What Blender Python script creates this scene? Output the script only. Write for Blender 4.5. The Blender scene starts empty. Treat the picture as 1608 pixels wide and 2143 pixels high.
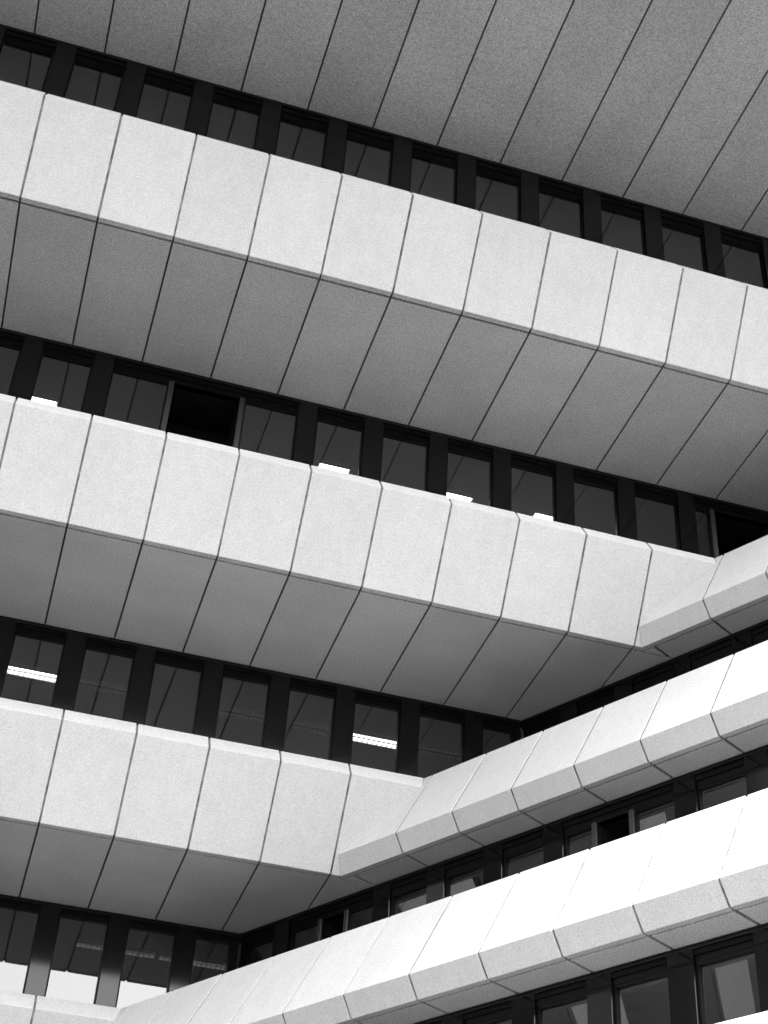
import bpy, bmesh, math, random
from mathutils import Vector
random.seed(7)
C = bpy.context.scene
COL = C.collection

# ------------------------------------------------------------------ camera
S = 1.25                       # metres per facade module
Z0 = 13.0                      # height of the reference soffit above the ground
cam = bpy.data.cameras.new("camera")
cam_o = bpy.data.objects.new("camera", cam); COL.objects.link(cam_o)
cam_o.location = (-3.7547*S, -21.7185*S, -9.1152*S + Z0)
cam_o.rotation_euler = (2.2424, -0.0473, -0.2973)
cam.sensor_fit = 'AUTO'; cam.sensor_width = 36.0
cam.lens = 3210.77/2143*36.0
cam.shift_x = -29.2/2143; cam.shift_y = -11.42/2143
cam.clip_start = 0.1; cam.clip_end = 3000
C.camera = cam_o

# ------------------------------------------------------------------ sky, sun, exposure (black and white overcast day)
SUN_EL = math.radians(66.0)
SUN_AZ = math.radians(-30.0)            # measured from straight out of the left wing, towards the left
SUN_DIR = Vector((-math.sin(SUN_AZ)*math.cos(SUN_EL), -math.cos(SUN_AZ)*math.cos(SUN_EL), math.sin(SUN_EL)))
world = bpy.data.worlds.new("World"); C.world = world
world.use_nodes = True
nt = world.node_tree; nt.nodes.clear()
sky = nt.nodes.new('ShaderNodeTexSky'); sky.sky_type = 'NISHITA'; sky.sun_disc = False
sky.sun_elevation = math.asin(SUN_DIR.z)
sky.sun_rotation = math.atan2(SUN_DIR.x, SUN_DIR.y)
sky.air_density = 1.0; sky.dust_density = 3.0; sky.ozone_density = 1.0
bw = nt.nodes.new('ShaderNodeRGBToBW')
bg = nt.nodes.new('ShaderNodeBackground'); bg.inputs['Strength'].default_value = 0.14
out = nt.nodes.new('ShaderNodeOutputWorld')
nt.links.new(sky.outputs[0], bw.inputs[0]); nt.links.new(bw.outputs[0], bg.inputs['Color'])
nt.links.new(bg.outputs[0], out.inputs['Surface'])

sun = bpy.data.lights.new("sun", 'SUN'); sun.energy = 1.5; sun.angle = math.radians(18.0)
sun.color = (1, 1, 1)
sun_o = bpy.data.objects.new("sun", sun); COL.objects.link(sun_o)
sun_o.rotation_euler = SUN_DIR.to_track_quat('Z', 'Y').to_euler()
sun_o.location = (0, -30, 60)

C.view_settings.view_transform = 'Standard'; C.view_settings.look = 'None'
C.view_settings.exposure = 3.2; C.view_settings.gamma = 1.0
C.view_settings.use_curve_mapping = False
C.cycles.max_bounces = 10; C.cycles.diffuse_bounces = 6; C.cycles.transparent_max_bounces = 12

# ------------------------------------------------------------------ materials (all neutral greys: a black and white picture)
def mat(name, val, rough=0.85, spec=0.3, speck=0.0, speck_scale=40.0, stain=0.0, vary=0.0, bump=0.0, streak=0.0):
    m = bpy.data.materials.new(name); m.use_nodes = True
    t = m.node_tree; p = t.nodes['Principled BSDF']
    p.inputs['Roughness'].default_value = rough
    p.inputs['Specular IOR Level'].default_value = spec
    p.inputs['Base Color'].default_value = (val, val, val, 1)
    fac = None
    def mul(a, b):
        n = t.nodes.new('ShaderNodeMath'); n.operation = 'MULTIPLY'
        for i, v in enumerate((a, b)):
            if isinstance(v, float): n.inputs[i].default_value = v
            else: t.links.new(v, n.inputs[i])
        return n.outputs[0]
    def rng(src, lo, hi, f0=0.3, f1=0.7):
        r = t.nodes.new('ShaderNodeMapRange'); t.links.new(src, r.inputs[0])
        r.inputs[1].default_value = f0; r.inputs[2].default_value = f1
        r.inputs[3].default_value = lo; r.inputs[4].default_value = hi
        return r.outputs[0]
    geo = t.nodes.new('ShaderNodeNewGeometry')
    def noise(scale, det=2.0, vec=None):
        n = t.nodes.new('ShaderNodeTexNoise'); n.inputs['Scale'].default_value = scale
        n.inputs['Detail'].default_value = det
        t.links.new(vec or geo.outputs['Position'], n.inputs['Vector']); return n.outputs['Fac']
    v = float(val)
    if speck:
        n = noise(speck_scale, 3.0)
        v = mul(v, rng(n, 1-speck, 1+speck))
        if bump:
            b = t.nodes.new('ShaderNodeBump'); b.inputs['Strength'].default_value = bump; b.inputs['Distance'].default_value = 0.01
            t.links.new(n, b.inputs['Height']); t.links.new(b.outputs[0], p.inputs['Normal'])
    if stain:
        v = mul(v, rng(noise(0.9, 4.0), 1-stain, 1+stain*0.4))
    if streak:
        mp = t.nodes.new('ShaderNodeMapping'); mp.inputs['Scale'].default_value = (6.0, 6.0, 0.35)
        t.links.new(geo.outputs['Position'], mp.inputs['Vector'])
        v = mul(v, rng(noise(1.0, 5.0, mp.outputs[0]), 1-streak, 1+streak*0.4, 0.3, 0.65))
    if vary:
        oi = t.nodes.new('ShaderNodeObjectInfo')
        v = mul(v, rng(oi.outputs['Random'], 1-vary, 1+vary, 0, 1))
    if not isinstance(v, float):
        t.links.new(v, p.inputs['Base Color'])
    return m

M = {}
M['panel']  = mat('pale_exposed_aggregate', 0.46, 0.8, 0.2, speck=0.22, speck_scale=64, stain=0.035, vary=0.03, streak=0.045)
M['soffit'] = mat('soffit_board', 0.36, 0.85, 0.2, speck=0.45, speck_scale=55, stain=0.09, vary=0.05)
M['seal']   = mat('joint_sealant', 0.15, 0.9, 0.2, speck=0.5, speck_scale=6)
M['gap']    = mat('dark_joint', 0.06, 0.9, 0.1)
M['metal']  = mat('black_anodised_metal', 0.0012, 0.11, 0.5)
M['rail']   = mat('dark_grey_metal', 0.004, 0.45, 0.2)
M['frame']  = mat('window_frame_metal', 0.002, 0.4, 0.15)
M['strip']  = mat('grey_frame_metal', 0.022, 0.4, 0.5)
M['slab']   = mat('concrete_slab', 0.35, 0.9, 0.2, stain=0.1)
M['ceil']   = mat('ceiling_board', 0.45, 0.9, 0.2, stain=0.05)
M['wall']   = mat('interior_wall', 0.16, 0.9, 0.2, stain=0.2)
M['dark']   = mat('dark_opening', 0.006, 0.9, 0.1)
M['ground'] = mat('pale_paving', 0.06, 0.9, 0.2, speck=0.2, speck_scale=3, stain=0.15)
M['lampbody'] = mat('lamp_housing', 0.55, 0.5, 0.4)
M['louvre'] = mat('lamp_louvre', 0.25, 0.35, 0.5)

def glass():
    m = bpy.data.materials.new('window_glass'); m.use_nodes = True
    t = m.node_tree; t.nodes.clear()
    o = t.nodes.new('ShaderNodeOutputMaterial')
    mix = t.nodes.new('ShaderNodeMixShader')
    tr = t.nodes.new('ShaderNodeBsdfTransparent'); tr.inputs[0].default_value = (0.36, 0.36, 0.36, 1)
    gl = t.nodes.new('ShaderNodeBsdfGlossy'); gl.inputs['Roughness'].default_value = 0.012
    gl.inputs['Color'].default_value = (1, 1, 1, 1)
    lw = t.nodes.new('ShaderNodeLayerWeight'); lw.inputs['Blend'].default_value = 0.5
    pw = t.nodes.new('ShaderNodeMath'); pw.operation = 'POWER'; pw.inputs[1].default_value = 4.0
    t.links.new(lw.outputs['Facing'], pw.inputs[0])
    ma = t.nodes.new('ShaderNodeMath'); ma.operation = 'MULTIPLY_ADD'; ma.inputs[1].default_value = 0.75; ma.inputs[2].default_value = 0.15
    t.links.new(pw.outputs[0], ma.inputs[0])
    # slight waviness of the sheets
    geo = t.nodes.new('ShaderNodeNewGeometry')
    n = t.nodes.new('ShaderNodeTexNoise'); n.inputs['Scale'].default_value = 0.8; n.inputs['Detail'].default_value = 1.0
    t.links.new(geo.outputs['Position'], n.inputs['Vector'])
    b = t.nodes.new('ShaderNodeBump'); b.inputs['Strength'].default_value = 0.02; b.inputs['Distance'].default_value = 0.05
    t.links.new(n.outputs['Fac'], b.inputs['Height']); t.links.new(b.outputs[0], gl.inputs['Normal'])
    t.links.new(ma.outputs[0], mix.inputs[0]); t.links.new(tr.outputs[0], mix.inputs[1]); t.links.new(gl.outputs[0], mix.inputs[2])
    t.links.new(mix.outputs[0], o.inputs['Surface'])
    return m
M['glass'] = glass()

def emit(name, val):
    m = bpy.data.materials.new(name); m.use_nodes = True
    t = m.node_tree; p = t.nodes['Principled BSDF']
    p.inputs['Base Color'].default_value = (0.8, 0.8, 0.8, 1)
    p.inputs['Emission Color'].default_value = (1, 1, 1, 1); p.inputs['Emission Strength'].default_value = val
    return m
M['lit'] = emit('lit_tube', 2.0)
M['dim'] = emit('dim_tube', 0.12)
M['faint'] = emit('faint_tube', 0.003)

# ------------------------------------------------------------------ helpers
def link(name, bm, m, parent=None, bevel=0.0):
    me = bpy.data.meshes.new(name)
    bmesh.ops.recalc_face_normals(bm, faces=bm.faces)
    bm.to_mesh(me); bm.free()
    for mm in (m if isinstance(m, (list, tuple)) else [m]): me.materials.append(mm)
    o = bpy.data.objects.new(name, me); COL.objects.link(o)
    if parent: o.parent = parent
    if bevel:
        b = o.modifiers.new('bevel', 'BEVEL'); b.width = bevel; b.segments = 1; b.limit_method = 'ANGLE'; b.angle_limit = math.radians(50)
    return o

BB = Vector((0.50076, -0.86559)); NB = Vector((-0.86559, -0.50076))
AA = Vector((-1.0, 0.0)); NA = Vector((0.0, -1.0))
ZK = {0: 12.75, 1: 9.374, 2: 5.995, 3: 2.938, 4: 0.0, 5: -2.938, 6: -5.876, 7: -8.6}
OFFA = {0: 10.1, 1: 7.662, 2: 5.200, 3: 2.668, 4: 0.0, 5: -2.64, 6: -5.28, 7: -7.9}
OFFB = {0: -6.64, 1: -4.98, 2: -3.32, 3: -1.658, 4: 0.0, 5: 1.6626, 6: 3.325, 7: 4.99}
SJ = {0: -3.2, 1: -3.240, 2: -3.715, 3: -3.204, 4: -2.708, 5: -2.2, 6: -2.7, 7: -2.7}
WB = 0.99784
TJ = {k: 3.7643 for k in range(8)}; TJ[3] = 7.7915; TJ[5] = 0.7086

def wpos(xy, z): return Vector((xy[0]*S, xy[1]*S, z*S + Z0))
def solve(oa, ob):                      # plan point with given distances from the two reference planes
    # NA=(0,-1): y=-oa ; NB.x*x+NB.y*y=ob
    y = -oa; return Vector(((ob - NB.y*y)/NB.x, y))
def P(w, k, s, o, z):                   # wing coordinates -> world
    e, n, off = (AA, NA, OFFA) if w == 'A' else (BB, NB, OFFB)
    return wpos(e*s + n*(o + off[k]), ZK[k] + z)

PROF = {'A': [(2.4346, 0.0), (2.5182, 0.004), (2.6691, 0.239), (3.2699, 1.169), (3.1084, 1.4092)],
        'B': [(0.4382, 0.0), (0.5231, 0.0), (0.679, 0.2391), (0.131, 1.169), (-0.0069, 1.4031)]}
INNER = {'A': [(3.00, 1.36), (3.13, 1.14), (2.50, 0.16), (2.45, 0.05)],
         'B': [(-0.12, 1.35), (0.02, 1.14), (0.55, 0.24), (0.46, 0.05)]}
def EX(w, k): return 1.9 if (w == 'A' and k == 1) else 0.0     # the top storey's overhang is deeper
def PROF_K(w, k): return [(o + EX(w, k), z) for o, z in PROF[w]]
def INNER_K(w, k): return [(o + EX(w, k), z) for o, z in INNER[w]]
def prof_o(w, z, k=3):
    pr = PROF_K(w, k)[1:]
    if z <= pr[0][1]: return pr[0][0]
    for (o0, z0), (o1, z1) in zip(pr, pr[1:]):
        if z <= z1: return o0 + (o1-o0)*(z-z0)/(z1-z0)
    return pr[-1][0]
def miter(w, k, o, z, own_e1=False):    # wing coordinate where this profile vertex meets the other wing
    if own_e1: oth = PROF_K('B' if w == 'A' else 'A', k)[0][0]
    else: oth = prof_o('B' if w == 'A' else 'A', z, k)
    if w == 'A': xy = solve(OFFA[k]+o, OFFB[k]+oth); return xy.dot(AA)
    xy = solve(OFFA[k]+oth, OFFB[k]+o); return xy.dot(BB)

def loft(bm, w, k, poly, s0, s1, mit):
    """closed profile swept from s0 to s1; mit=True lets the end nearest the corner follow the mitre"""
    jit = [random.uniform(-.002, .002) if not mit else 0.0, random.uniform(-.004, .004), random.uniform(-.004, .004)]    # panels never hang quite true
    ends = []
    for which, s in ((0, s0), (1, s1)):
        vs = []
        for i, (o, z) in enumerate(poly):
            ss = s
            if mit and which == 0: ss = miter(w, k, o, z, own_e1=(i == 0))
            vs.append(bm.verts.new(P(w, k, ss + jit[0], o + (jit[1+which] if not mit else 0), z)))
        ends.append(vs)
    n = len(poly)
    for i in range(n):
        f = bm.faces.new((ends[0][i], ends[0][(i+1) % n], ends[1][(i+1) % n], ends[1][i]))
        if i == 0: f.material_index = 1         # the drip lip is of the soffit's board
    bm.faces.new(ends[0][::-1]); bm.faces.new(ends[1])

def clip(poly, f):
    out_ = []
    for i in range(len(poly)):
        a, b = poly[i], poly[(i+1) % len(poly)]
        fa, fb = f(a), f(b)
        if fa >= 0: out_.append(a)
        if (fa >= 0) != (fb >= 0): out_.append(a + (b-a)*(fa/(fa-fb)))
    return out_
def area(p):
    return abs(sum(p[i].x*p[(i+1) % len(p)].y - p[(i+1) % len(p)].x*p[i].y for i in range(len(p))))/2
def plate(bm, poly, z0, z1):
    lo = [bm.verts.new(wpos(p, z0)) for p in poly]; hi = [bm.verts.new(wpos(p, z1)) for p in poly]
    n = len(poly)
    bm.faces.new(lo[::-1]); bm.faces.new(hi)
    for i in range(n): bm.faces.new((lo[i], lo[(i+1) % n], hi[(i+1) % n], hi[i]))
def box(bm, w, k, s0, s1, o0, o1, z0, z1):
    v = [bm.verts.new(P(w, k, s, o, z)) for z in (z0, z1) for (s, o) in ((s0, o0), (s1, o0), (s1, o1), (s0, o1))]
    for f in ((0, 3, 2, 1), (4, 5, 6, 7), (0, 1, 5, 4), (1, 2, 6, 5), (2, 3, 7, 6), (3, 0, 4, 7)):
        bm.faces.new([v[i] for i in f])

# what the photograph shows, as seen from its camera (used only to choose which repeats become separate parts)
Rc = cam_o.rotation_euler.to_matrix()
def in_view(p, m=0.06):
    c = Rc.transposed() @ (p - cam_o.location)
    if c.z >= 0: return False
    x = 804 + 29.2 + 3210.77*c.x/-c.z; y = 1071.5 - 11.4 - 3210.77*c.y/-c.z
    return -1608*m < x < 1608*(1+m) and -2143*m < y < 2143*(1+m)
def any_in_view(pts): return any(in_view(p) for p in pts)

# ------------------------------------------------------------------ the building
bld = bpy.data.objects.new('office_building', None); COL.objects.link(bld)
bld['label'] = 'pale panel-clad office building with stepped parapet bands, dark window strips and an inner corner'
bld['category'] = 'building'
bld.location = (0, 0, 0)

SMAX = 36.5; TMAX = {0: 14, 1: 14, 2: 14, 3: 13, 4: 13.5, 5: 14, 6: 15, 7: 15}
KS = range(1, 8)
GAP = 0.0135
rest = {n: bmesh.new() for n in ('cladding_panel', 'soffit_panel', 'window_frame', 'window_pane', 'pillar')}
used = set()

def corner_plan(k, oa, ob): return solve(OFFA[k]+oa, OFFB[k]+ob)

for k in KS:
    vis_rows = k <= 5
    # ---- cladding panels of the parapet band
    for w in 'AB':
        poly = PROF_K(w, k) + INNER_K(w, k)
        mits = [miter(w, k, o, z) for o, z in PROF_K(w, k)]
        step = 1.0 if w == 'A' else WB
        j0 = SJ[k] if w == 'A' else TJ[k]
        lim = max(mits) if False else None
        # first joint that clears the mitre along the whole profile
        i = math.floor((min(mits) - j0)/step) - 1
        def clears(s): return all(s > m + 0.004 for m in mits)
        while not clears(j0 + i*step): i += 1
        end = SMAX if w == 'A' else TMAX[k]
        cuts = [None]
        s = j0 + i*step
        while s < end: cuts.append(s); s += step
        cuts.append(s)
        for a, b in zip(cuts, cuts[1:]):
            s0 = (a + GAP) if a is not None else 0.0; s1 = b - GAP
            probe = [P(w, k, (s0 if a is not None else max(mits)) + (s1 - (s0 if a is not None else max(mits)))*q, o, z) for o, z in PROF_K(w, k)[:5] for q in (0, .25, .5, .75, 1)]
            if vis_rows and any_in_view(probe):
                bm = bmesh.new(); loft(bm, w, k, poly, s0, s1, a is None)
                link('cladding_panel', bm, [M['panel'], M['soffit']], bld, bevel=0.006)
            else:
                loft(rest['cladding_panel'], w, k, poly, s0, s1, a is None)
        # sealant strip behind the joints
        d = 0.013
        shrink = []
        for (o, z) in PROF_K(w, k)[1:]: shrink.append((o - d, z + (0.02 if z < 0.1 else (-0.025 if z > 1.3 else 0))))
        inn = [(o - 0.02, z) for (o, z) in shrink[::-1]]
        bm = bmesh.new()
        m0 = [miter(w, k, o, z) for o, z in shrink]
        ends = []
        for which in (0, 1):
            row = []
            for q, (o, z) in enumerate(shrink + inn):
                ss = (m0 + m0[::-1])[q] + 0.02 if which == 0 else end
                row.append(bm.verts.new(P(w, k, ss, o, z)))
            ends.append(row)
        n = len(shrink)*2
        for q in range(n): bm.faces.new((ends[0][q], ends[0][(q+1) % n], ends[1][(q+1) % n], ends[1][q]))
        bm.faces.new(ends[0][::-1]); bm.faces.new(ends[1])
        link('joint_seal', bm, M['seal'], bld)
    # ---- soffit panels (the left wing's run through to the right wing's windows)
    fa = lambda p: p.dot(NA) - OFFA[k]
    fb = lambda p: p.dot(NB) - OFFB[k]
    eA, eB = PROF_K('A', k)[0][0] - 0.034, PROF['B'][0][0] - 0.028
    g = 0.0125
    i0 = math.floor((corner_plan(k, eA, eB).dot(AA) - SJ[k])) - 3
    i = i0
    while SJ[k] + i < SMAX:
        a, b = SJ[k] + i, SJ[k] + i + 1
        first = (b + 1 >= 0) and False
        big = [AA*(a+g) + NA*OFFA[k], AA*(b-g) + NA*OFFA[k], AA*(b-g) + NA*(OFFA[k]+eA), AA*(a+g) + NA*(OFFA[k]+eA)]
        poly = clip(big, lambda p: fb(p) - 0.004)
        # keep inside the right wing's edge near the corner
        if len(poly) >= 3 and area(poly) > 0.02:
            zz = ZK[k]
            pts = [wpos(p, zz) for p in poly] + [wpos(sum(poly, Vector((0, 0)))/len(poly), zz)]
            tgt = None
            if vis_rows and any_in_view(pts):
                bm = bmesh.new(); plate(bm, poly, zz, zz+0.035); link('soffit_panel', bm, M['soffit'], bld, bevel=0.006)
            else: plate(rest['soffit_panel'], poly, zz, zz+0.035)
        i += 1
    t = TJ[k]
    while t > 0: t -= WB
    first_done = False
    g = 0.020
    while t < TMAX[k]:
        a, b = t, t + WB
        big = [BB*(a+g) + NB*(OFFB[k]+0.004), BB*(b-g) + NB*(OFFB[k]+0.004), BB*(b-g) + NB*(OFFB[k]+eB), BB*(a+g) + NB*(OFFB[k]+eB)]
        poly = clip(big, lambda p: fa(p) - PROF_K('A', k)[0][0] + 0.010)
        if len(poly) >= 3 and area(poly) > 0.004:
            zz = ZK[k] + 0.001
            pts = [wpos(p, zz) for p in poly]
            if vis_rows and any_in_view(pts):
                bm = bmesh.new(); plate(bm, poly, zz, zz+0.035); link('soffit_panel', bm, M['soffit'], bld, bevel=0.006)
            else: plate(rest['soffit_panel'], poly, zz, zz+0.035)
        t += WB
    # ---- floor slab behind the cladding
    bm = bmesh.new()
    def slab(oa, ob, z0, z1, depth=9.0):
        cA = AA*SMAX + NA*(OFFA[k]+oa); cB = BB*TMAX[k] + NB*(OFFB[k]+ob)
        dA = AA*SMAX + NA*(OFFA[k]-depth); dB = BB*TMAX[k] + NB*(OFFB[k]-depth)
        plate(bm, [cA, corner_plan(k, oa, ob), cB, dB, solve(OFFA[k]-depth, OFFB[k]-depth), dA], ZK[k]+z0, ZK[k]+z1)
    x = EX('A', k); slab(2.37+x, 0.37, 0.055, 0.70); slab(2.75+x, -0.12, 0.703, 1.30)
    link('floor_slab', bm, M['gap'] if False else M['slab'], bld)
    bm = bmesh.new()            # ceiling board and dark joint backing
    def ring(oa0, ob0, oa1, ob1, z0, z1):
        A0, A1 = AA*SMAX + NA*(OFFA[k]+oa0), AA*SMAX + NA*(OFFA[k]+oa1)
        B0, B1 = BB*TMAX[k] + NB*(OFFB[k]+ob0), BB*TMAX[k] + NB*(OFFB[k]+ob1)
        plate(bm, [A0, corner_plan(k, oa0, ob0), B0, B1, corner_plan(k, oa1, ob1), A1], ZK[k]+z0, ZK[k]+z1)
    ring(2.44+x, 0.44, 0.0, 0.0, 0.037, 0.053)
    link('joint_backing', bm, M['gap'], bld)
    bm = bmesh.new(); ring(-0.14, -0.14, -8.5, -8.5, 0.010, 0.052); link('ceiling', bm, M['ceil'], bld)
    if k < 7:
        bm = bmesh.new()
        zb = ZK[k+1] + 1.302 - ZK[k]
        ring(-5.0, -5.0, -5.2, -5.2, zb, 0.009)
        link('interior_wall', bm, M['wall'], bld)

# ---- window strips under each soffit
PIL = {'A': {k: SJ[k] + 0.52 for k in range(8)}, 'B': {k: TJ[k] + (0.08 if k == 5 else 0.155) for k in range(8)}}
PW = {'A': 0.142, 'B': 0.157}
HEAD = {1: -0.27, 2: -0.225, 3: -0.185, 4: -0.135, 5: -0.19, 6: -0.19}
HEADB = {1: -0.25, 2: -0.235, 3: -0.235, 4: -0.215, 5: -0.18, 6: -0.19}
OPEN = {('A', 2): [(-6.70, -5.60), (1.74, 2.85)], ('B', 4): [(6.51, 7.15), (1.66, 2.26)]}
for k in range(1, 7):
    zb = ZK[k+1] + 1.302 - ZK[k]
    for w in 'AB':
        end = SMAX if w == 'A' else TMAX[k]
        step = 1.0 if w == 'A' else WB
        hd = HEAD[k] if w == 'A' else HEADB[k]
        c0 = corner_plan(k, 0, 0).dot(AA if w == 'A' else BB)     # corner of the window planes
        # head beam with a rail and a drip channel
        bm = bmesh.new()
        box(bm, w, k, c0 + 0.02, end, -0.12, -0.012, hd, -0.004)
        box(bm, w, k, c0 + 0.0, end, -0.010, 0.014, hd*0.62, hd*0.34)
        link('head_beam', bm, M['frame'], bld)
        bm = bmesh.new()
        box(bm, w, k, c0 - 0.01, end, -0.010, 0.035, -0.05, -0.006)
        link('drip_rail', bm, M['rail'], bld, bevel=0.01)
        # pillars
        base = PIL[w][k]; i = math.ceil((c0 + 0.35 - base)/step)
        cs = []
        while base + i*step < end: cs.append(base + i*step); i += 1
        hw = PW[w]
        opens = OPEN.get((w, k), [])
        def opened(s): return any(a - 0.13 < s < b + 0.13 for a, b in opens)
        edges = [c0 + (0.13 if w == 'A' else 0.16)]
        # corner post
        bm = bmesh.new(); box(bm, w, k, c0 + (0.02 if w == 'A' else 0.05), edges[0], -0.11, 0.02, zb, hd*0.8)
        link('corner_post', bm, M['metal'], bld, bevel=0.008)
        for s in cs:
            if opened(s): continue
            pts = [P(w, k, s, 0, z) for z in (zb, hd)]
            def pil(bm):
                box(bm, w, k, s-hw, s+hw, -0.11, 0.028, zb, hd*0.25)
            if k <= 5 and any_in_view(pts):
                bm = bmesh.new(); pil(bm); link('pillar', bm, M['metal'], bld, bevel=0.006)
            else: pil(rest['pillar'])
        # bays
        bays = []; last = edges[0]
        marks = []
        for s in cs:
            if opened(s): continue
            marks.append((s-hw, s+hw, 'p'))
        for a, b in opens: marks.append((a, b, 'o'))
        marks.sort()
        for a, b, kind in marks:
            if a - last > 0.1: bays.append((last, a))
            last = max(last, b)
        if end - last > 0.1: bays.append((last, end))
        for a, b in bays:
            fr = 0.022
            def frame(bm):
                box(bm, w, k, a, a+fr, -0.085, -0.020, zb, hd); box(bm, w, k, b-fr, b, -0.085, -0.020, zb, hd)
                box(bm, w, k, a+fr, b-fr, -0.085, -0.020, hd-0.030, hd); box(bm, w, k, a+fr, b-fr, -0.085, -0.020, zb, zb+0.05)
            def pane(bm):
                r = random.uniform(-0.0022, 0.0022)     # every sheet sits a touch differently
                v = [bm.verts.new(P(w, k, s_, o_, z_)) for s_, o_, z_ in ((a+fr*.6, -0.05+r, zb+.03), (b-fr*.6, -0.05-r, zb+.03), (b-fr*.6, -0.05-r, hd-.02), (a+fr*.6, -0.05+r, hd-.02))]
                bm.faces.new(v)
            pts = [P(w, k, q, 0, z) for q in (a, (a+b)/2, b) for z in (zb, hd)]
            if k <= 5 and any_in_view(pts):
                bm = bmesh.new(); frame(bm); f = link('window', bm, M['frame'], bld)
                bm = bmesh.new(); pane(bm); link('window_pane', bm, M['glass'], f)
            else:
                frame(rest['window_frame']); pane(rest['window_pane'])
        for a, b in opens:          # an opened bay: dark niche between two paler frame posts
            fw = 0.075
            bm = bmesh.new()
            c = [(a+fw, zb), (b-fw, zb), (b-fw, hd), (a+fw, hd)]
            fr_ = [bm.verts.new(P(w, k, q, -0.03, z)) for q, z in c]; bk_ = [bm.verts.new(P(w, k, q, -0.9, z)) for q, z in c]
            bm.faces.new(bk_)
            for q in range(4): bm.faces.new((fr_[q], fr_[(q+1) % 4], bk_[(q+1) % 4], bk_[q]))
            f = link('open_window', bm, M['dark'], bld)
            f['label'] = 'window standing open, dark inside'
            for p0, p1 in ((a, a+fw), (b-fw, b)):
                bm = bmesh.new(); box(bm, w, k, p0, p1, -0.10, 0.012, zb, hd*0.95)
                link('frame_post', bm, M['strip'], f, bevel=0.008)

names = {'cladding_panel': 'panel', 'soffit_panel': 'soffit', 'window_frame': 'frame', 'window_pane': 'glass', 'pillar': 'metal'}
for n, bm in rest.items():
    o = link(n, bm, [M[names[n]], M['soffit']], bld); o['kind'] = 'stuff'

# base storeys below and plant wall behind, down to the ground
bm = bmesh.new()
k = 7
zg = -Z0/S - ZK[7]
A0 = AA*SMAX + NA*OFFA[7]; B0 = BB*TMAX[7] + NB*OFFB[7]
A1 = AA*SMAX + NA*(OFFA[7]-.3); B1 = BB*TMAX[7] + NB*(OFFB[7]-.3)
plate(bm, [A0, corner_plan(7, 0, 0), B0, B1, corner_plan(7, -.3, -.3), A1], -Z0/S + 0.003, ZK[7]-0.002)
link('base_wall', bm, M['slab'], bld)

# ------------------------------------------------------------------ ground
bm = bmesh.new()
v = [bm.verts.new((x, y, 0)) for x, y in ((-600, -600), (600, -600), (600, 600), (-600, 600))]
bm.faces.new(v)
g = link('ground', bm, M['ground']); g['kind'] = 'structure'

# ------------------------------------------------------------------ ceiling lights behind the windows
def light(k, s0, s1, style, label, group, o0=-1.23, o1=-1.45):
    t = bpy.data.objects.new('ceiling_light', None); COL.objects.link(t)
    c = P('A', k, (s0+s1)/2, (o0+o1)/2, 0.0); t.location = c
    t['label'] = label; t['category'] = 'ceiling light'; t['group'] = group
    def part(name, fn, m, par):
        bm = bmesh.new(); fn(bm); bmesh.ops.translate(bm, verts=bm.verts, vec=-c)
        return link(name, bm, m, par)
    def housing(bm):
        box(bm, 'A', k, s0, s1, o0+.012, o0, -0.045, 0.008); box(bm, 'A', k, s0, s1, o1, o1-.012, -0.045, 0.008)
        box(bm, 'A', k, s0-.012, s0, o0+.012, o1-.012, -0.045, 0.008); box(bm, 'A', k, s1, s1+.012, o0+.012, o1-.012, -0.045, 0.008)
    part('housing', housing, M['lampbody'], t)
    part('tube', lambda bm: box(bm, 'A', k, s0+.004, s1-.004, o1+.006, o0-.006, -0.012, 0.004), M[{'lit': 'lit', 'panel': 'lit', 'dim': 'dim', 'faint': 'faint'}[style]], t)
    if style != 'panel':
        def louv(bm):
            n = int((s1-s0)/0.075)
            for q in range(1, n):
                s = s0 + (s1-s0)*q/n
                box(bm, 'A', k, s-.004, s+.004, o1+.004, o0-.004, -0.044, -0.014)
            box(bm, 'A', k, s0+.002, s1-.002, (o0+o1)/2-.005, (o0+o1)/2+.005, -0.0445, -0.0135)
        part('louvre', louv, M['louvre'], t)
    return t
G = 'ceiling lights seen through the windows'
light(2, 4.34, 4.75, 'panel', 'bright white lamp above the parapet, left of the wide dark open window', G)
light(2, -0.16, 0.31, 'panel', 'bright white lamp in the second window right of the wide dark open window', G)
light(2, -2.16, -1.70, 'panel', 'bright white lamp in the fourth window right of the wide dark open window', G)
light(2, -3.75, -3.21, 'panel', 'bright white lamp cut off by a pillar, nearest to the corner on its floor', G)
light(3, 3.40, 4.70, 'lit', 'lit strip lamp in the leftmost window of the middle floor', G)
light(3, 2.20, 3.15, 'faint', 'unlit louvred strip lamp beside the lit lamp at the far left', G)
light(3, 0.10, 0.95, 'faint', 'unlit louvred strip lamp in the fourth window from the left edge', G)
light(3, -0.85, -0.20, 'faint', 'unlit louvred strip lamp just left of the bright louvred lamp', G)
light(3, -1.98, -1.02, 'lit', 'bright louvred strip lamp in the window third from the corner', G)
light(3, -2.95, -2.12, 'faint', 'dark louvred strip lamp just right of the bright louvred lamp', G)
light(4, 1.75, 2.28, 'dim', 'dimly glowing strip lamp at bottom left, leftmost on the lowest floor', G, -1.20, -1.36)
light(4, 1.08, 1.66, 'dim', 'dimly glowing strip lamp at bottom left, second from left on the lowest floor', G, -1.20, -1.36)
light(4, 0.62, 1.00, 'dim', 'short dimly glowing strip lamp at bottom left, third on the lowest floor', G, -1.20, -1.36)
light(4, -0.12, 0.56, 'dim', 'dimly glowing strip lamp nearest the corner on the lowest floor', G, -1.20, -1.38)
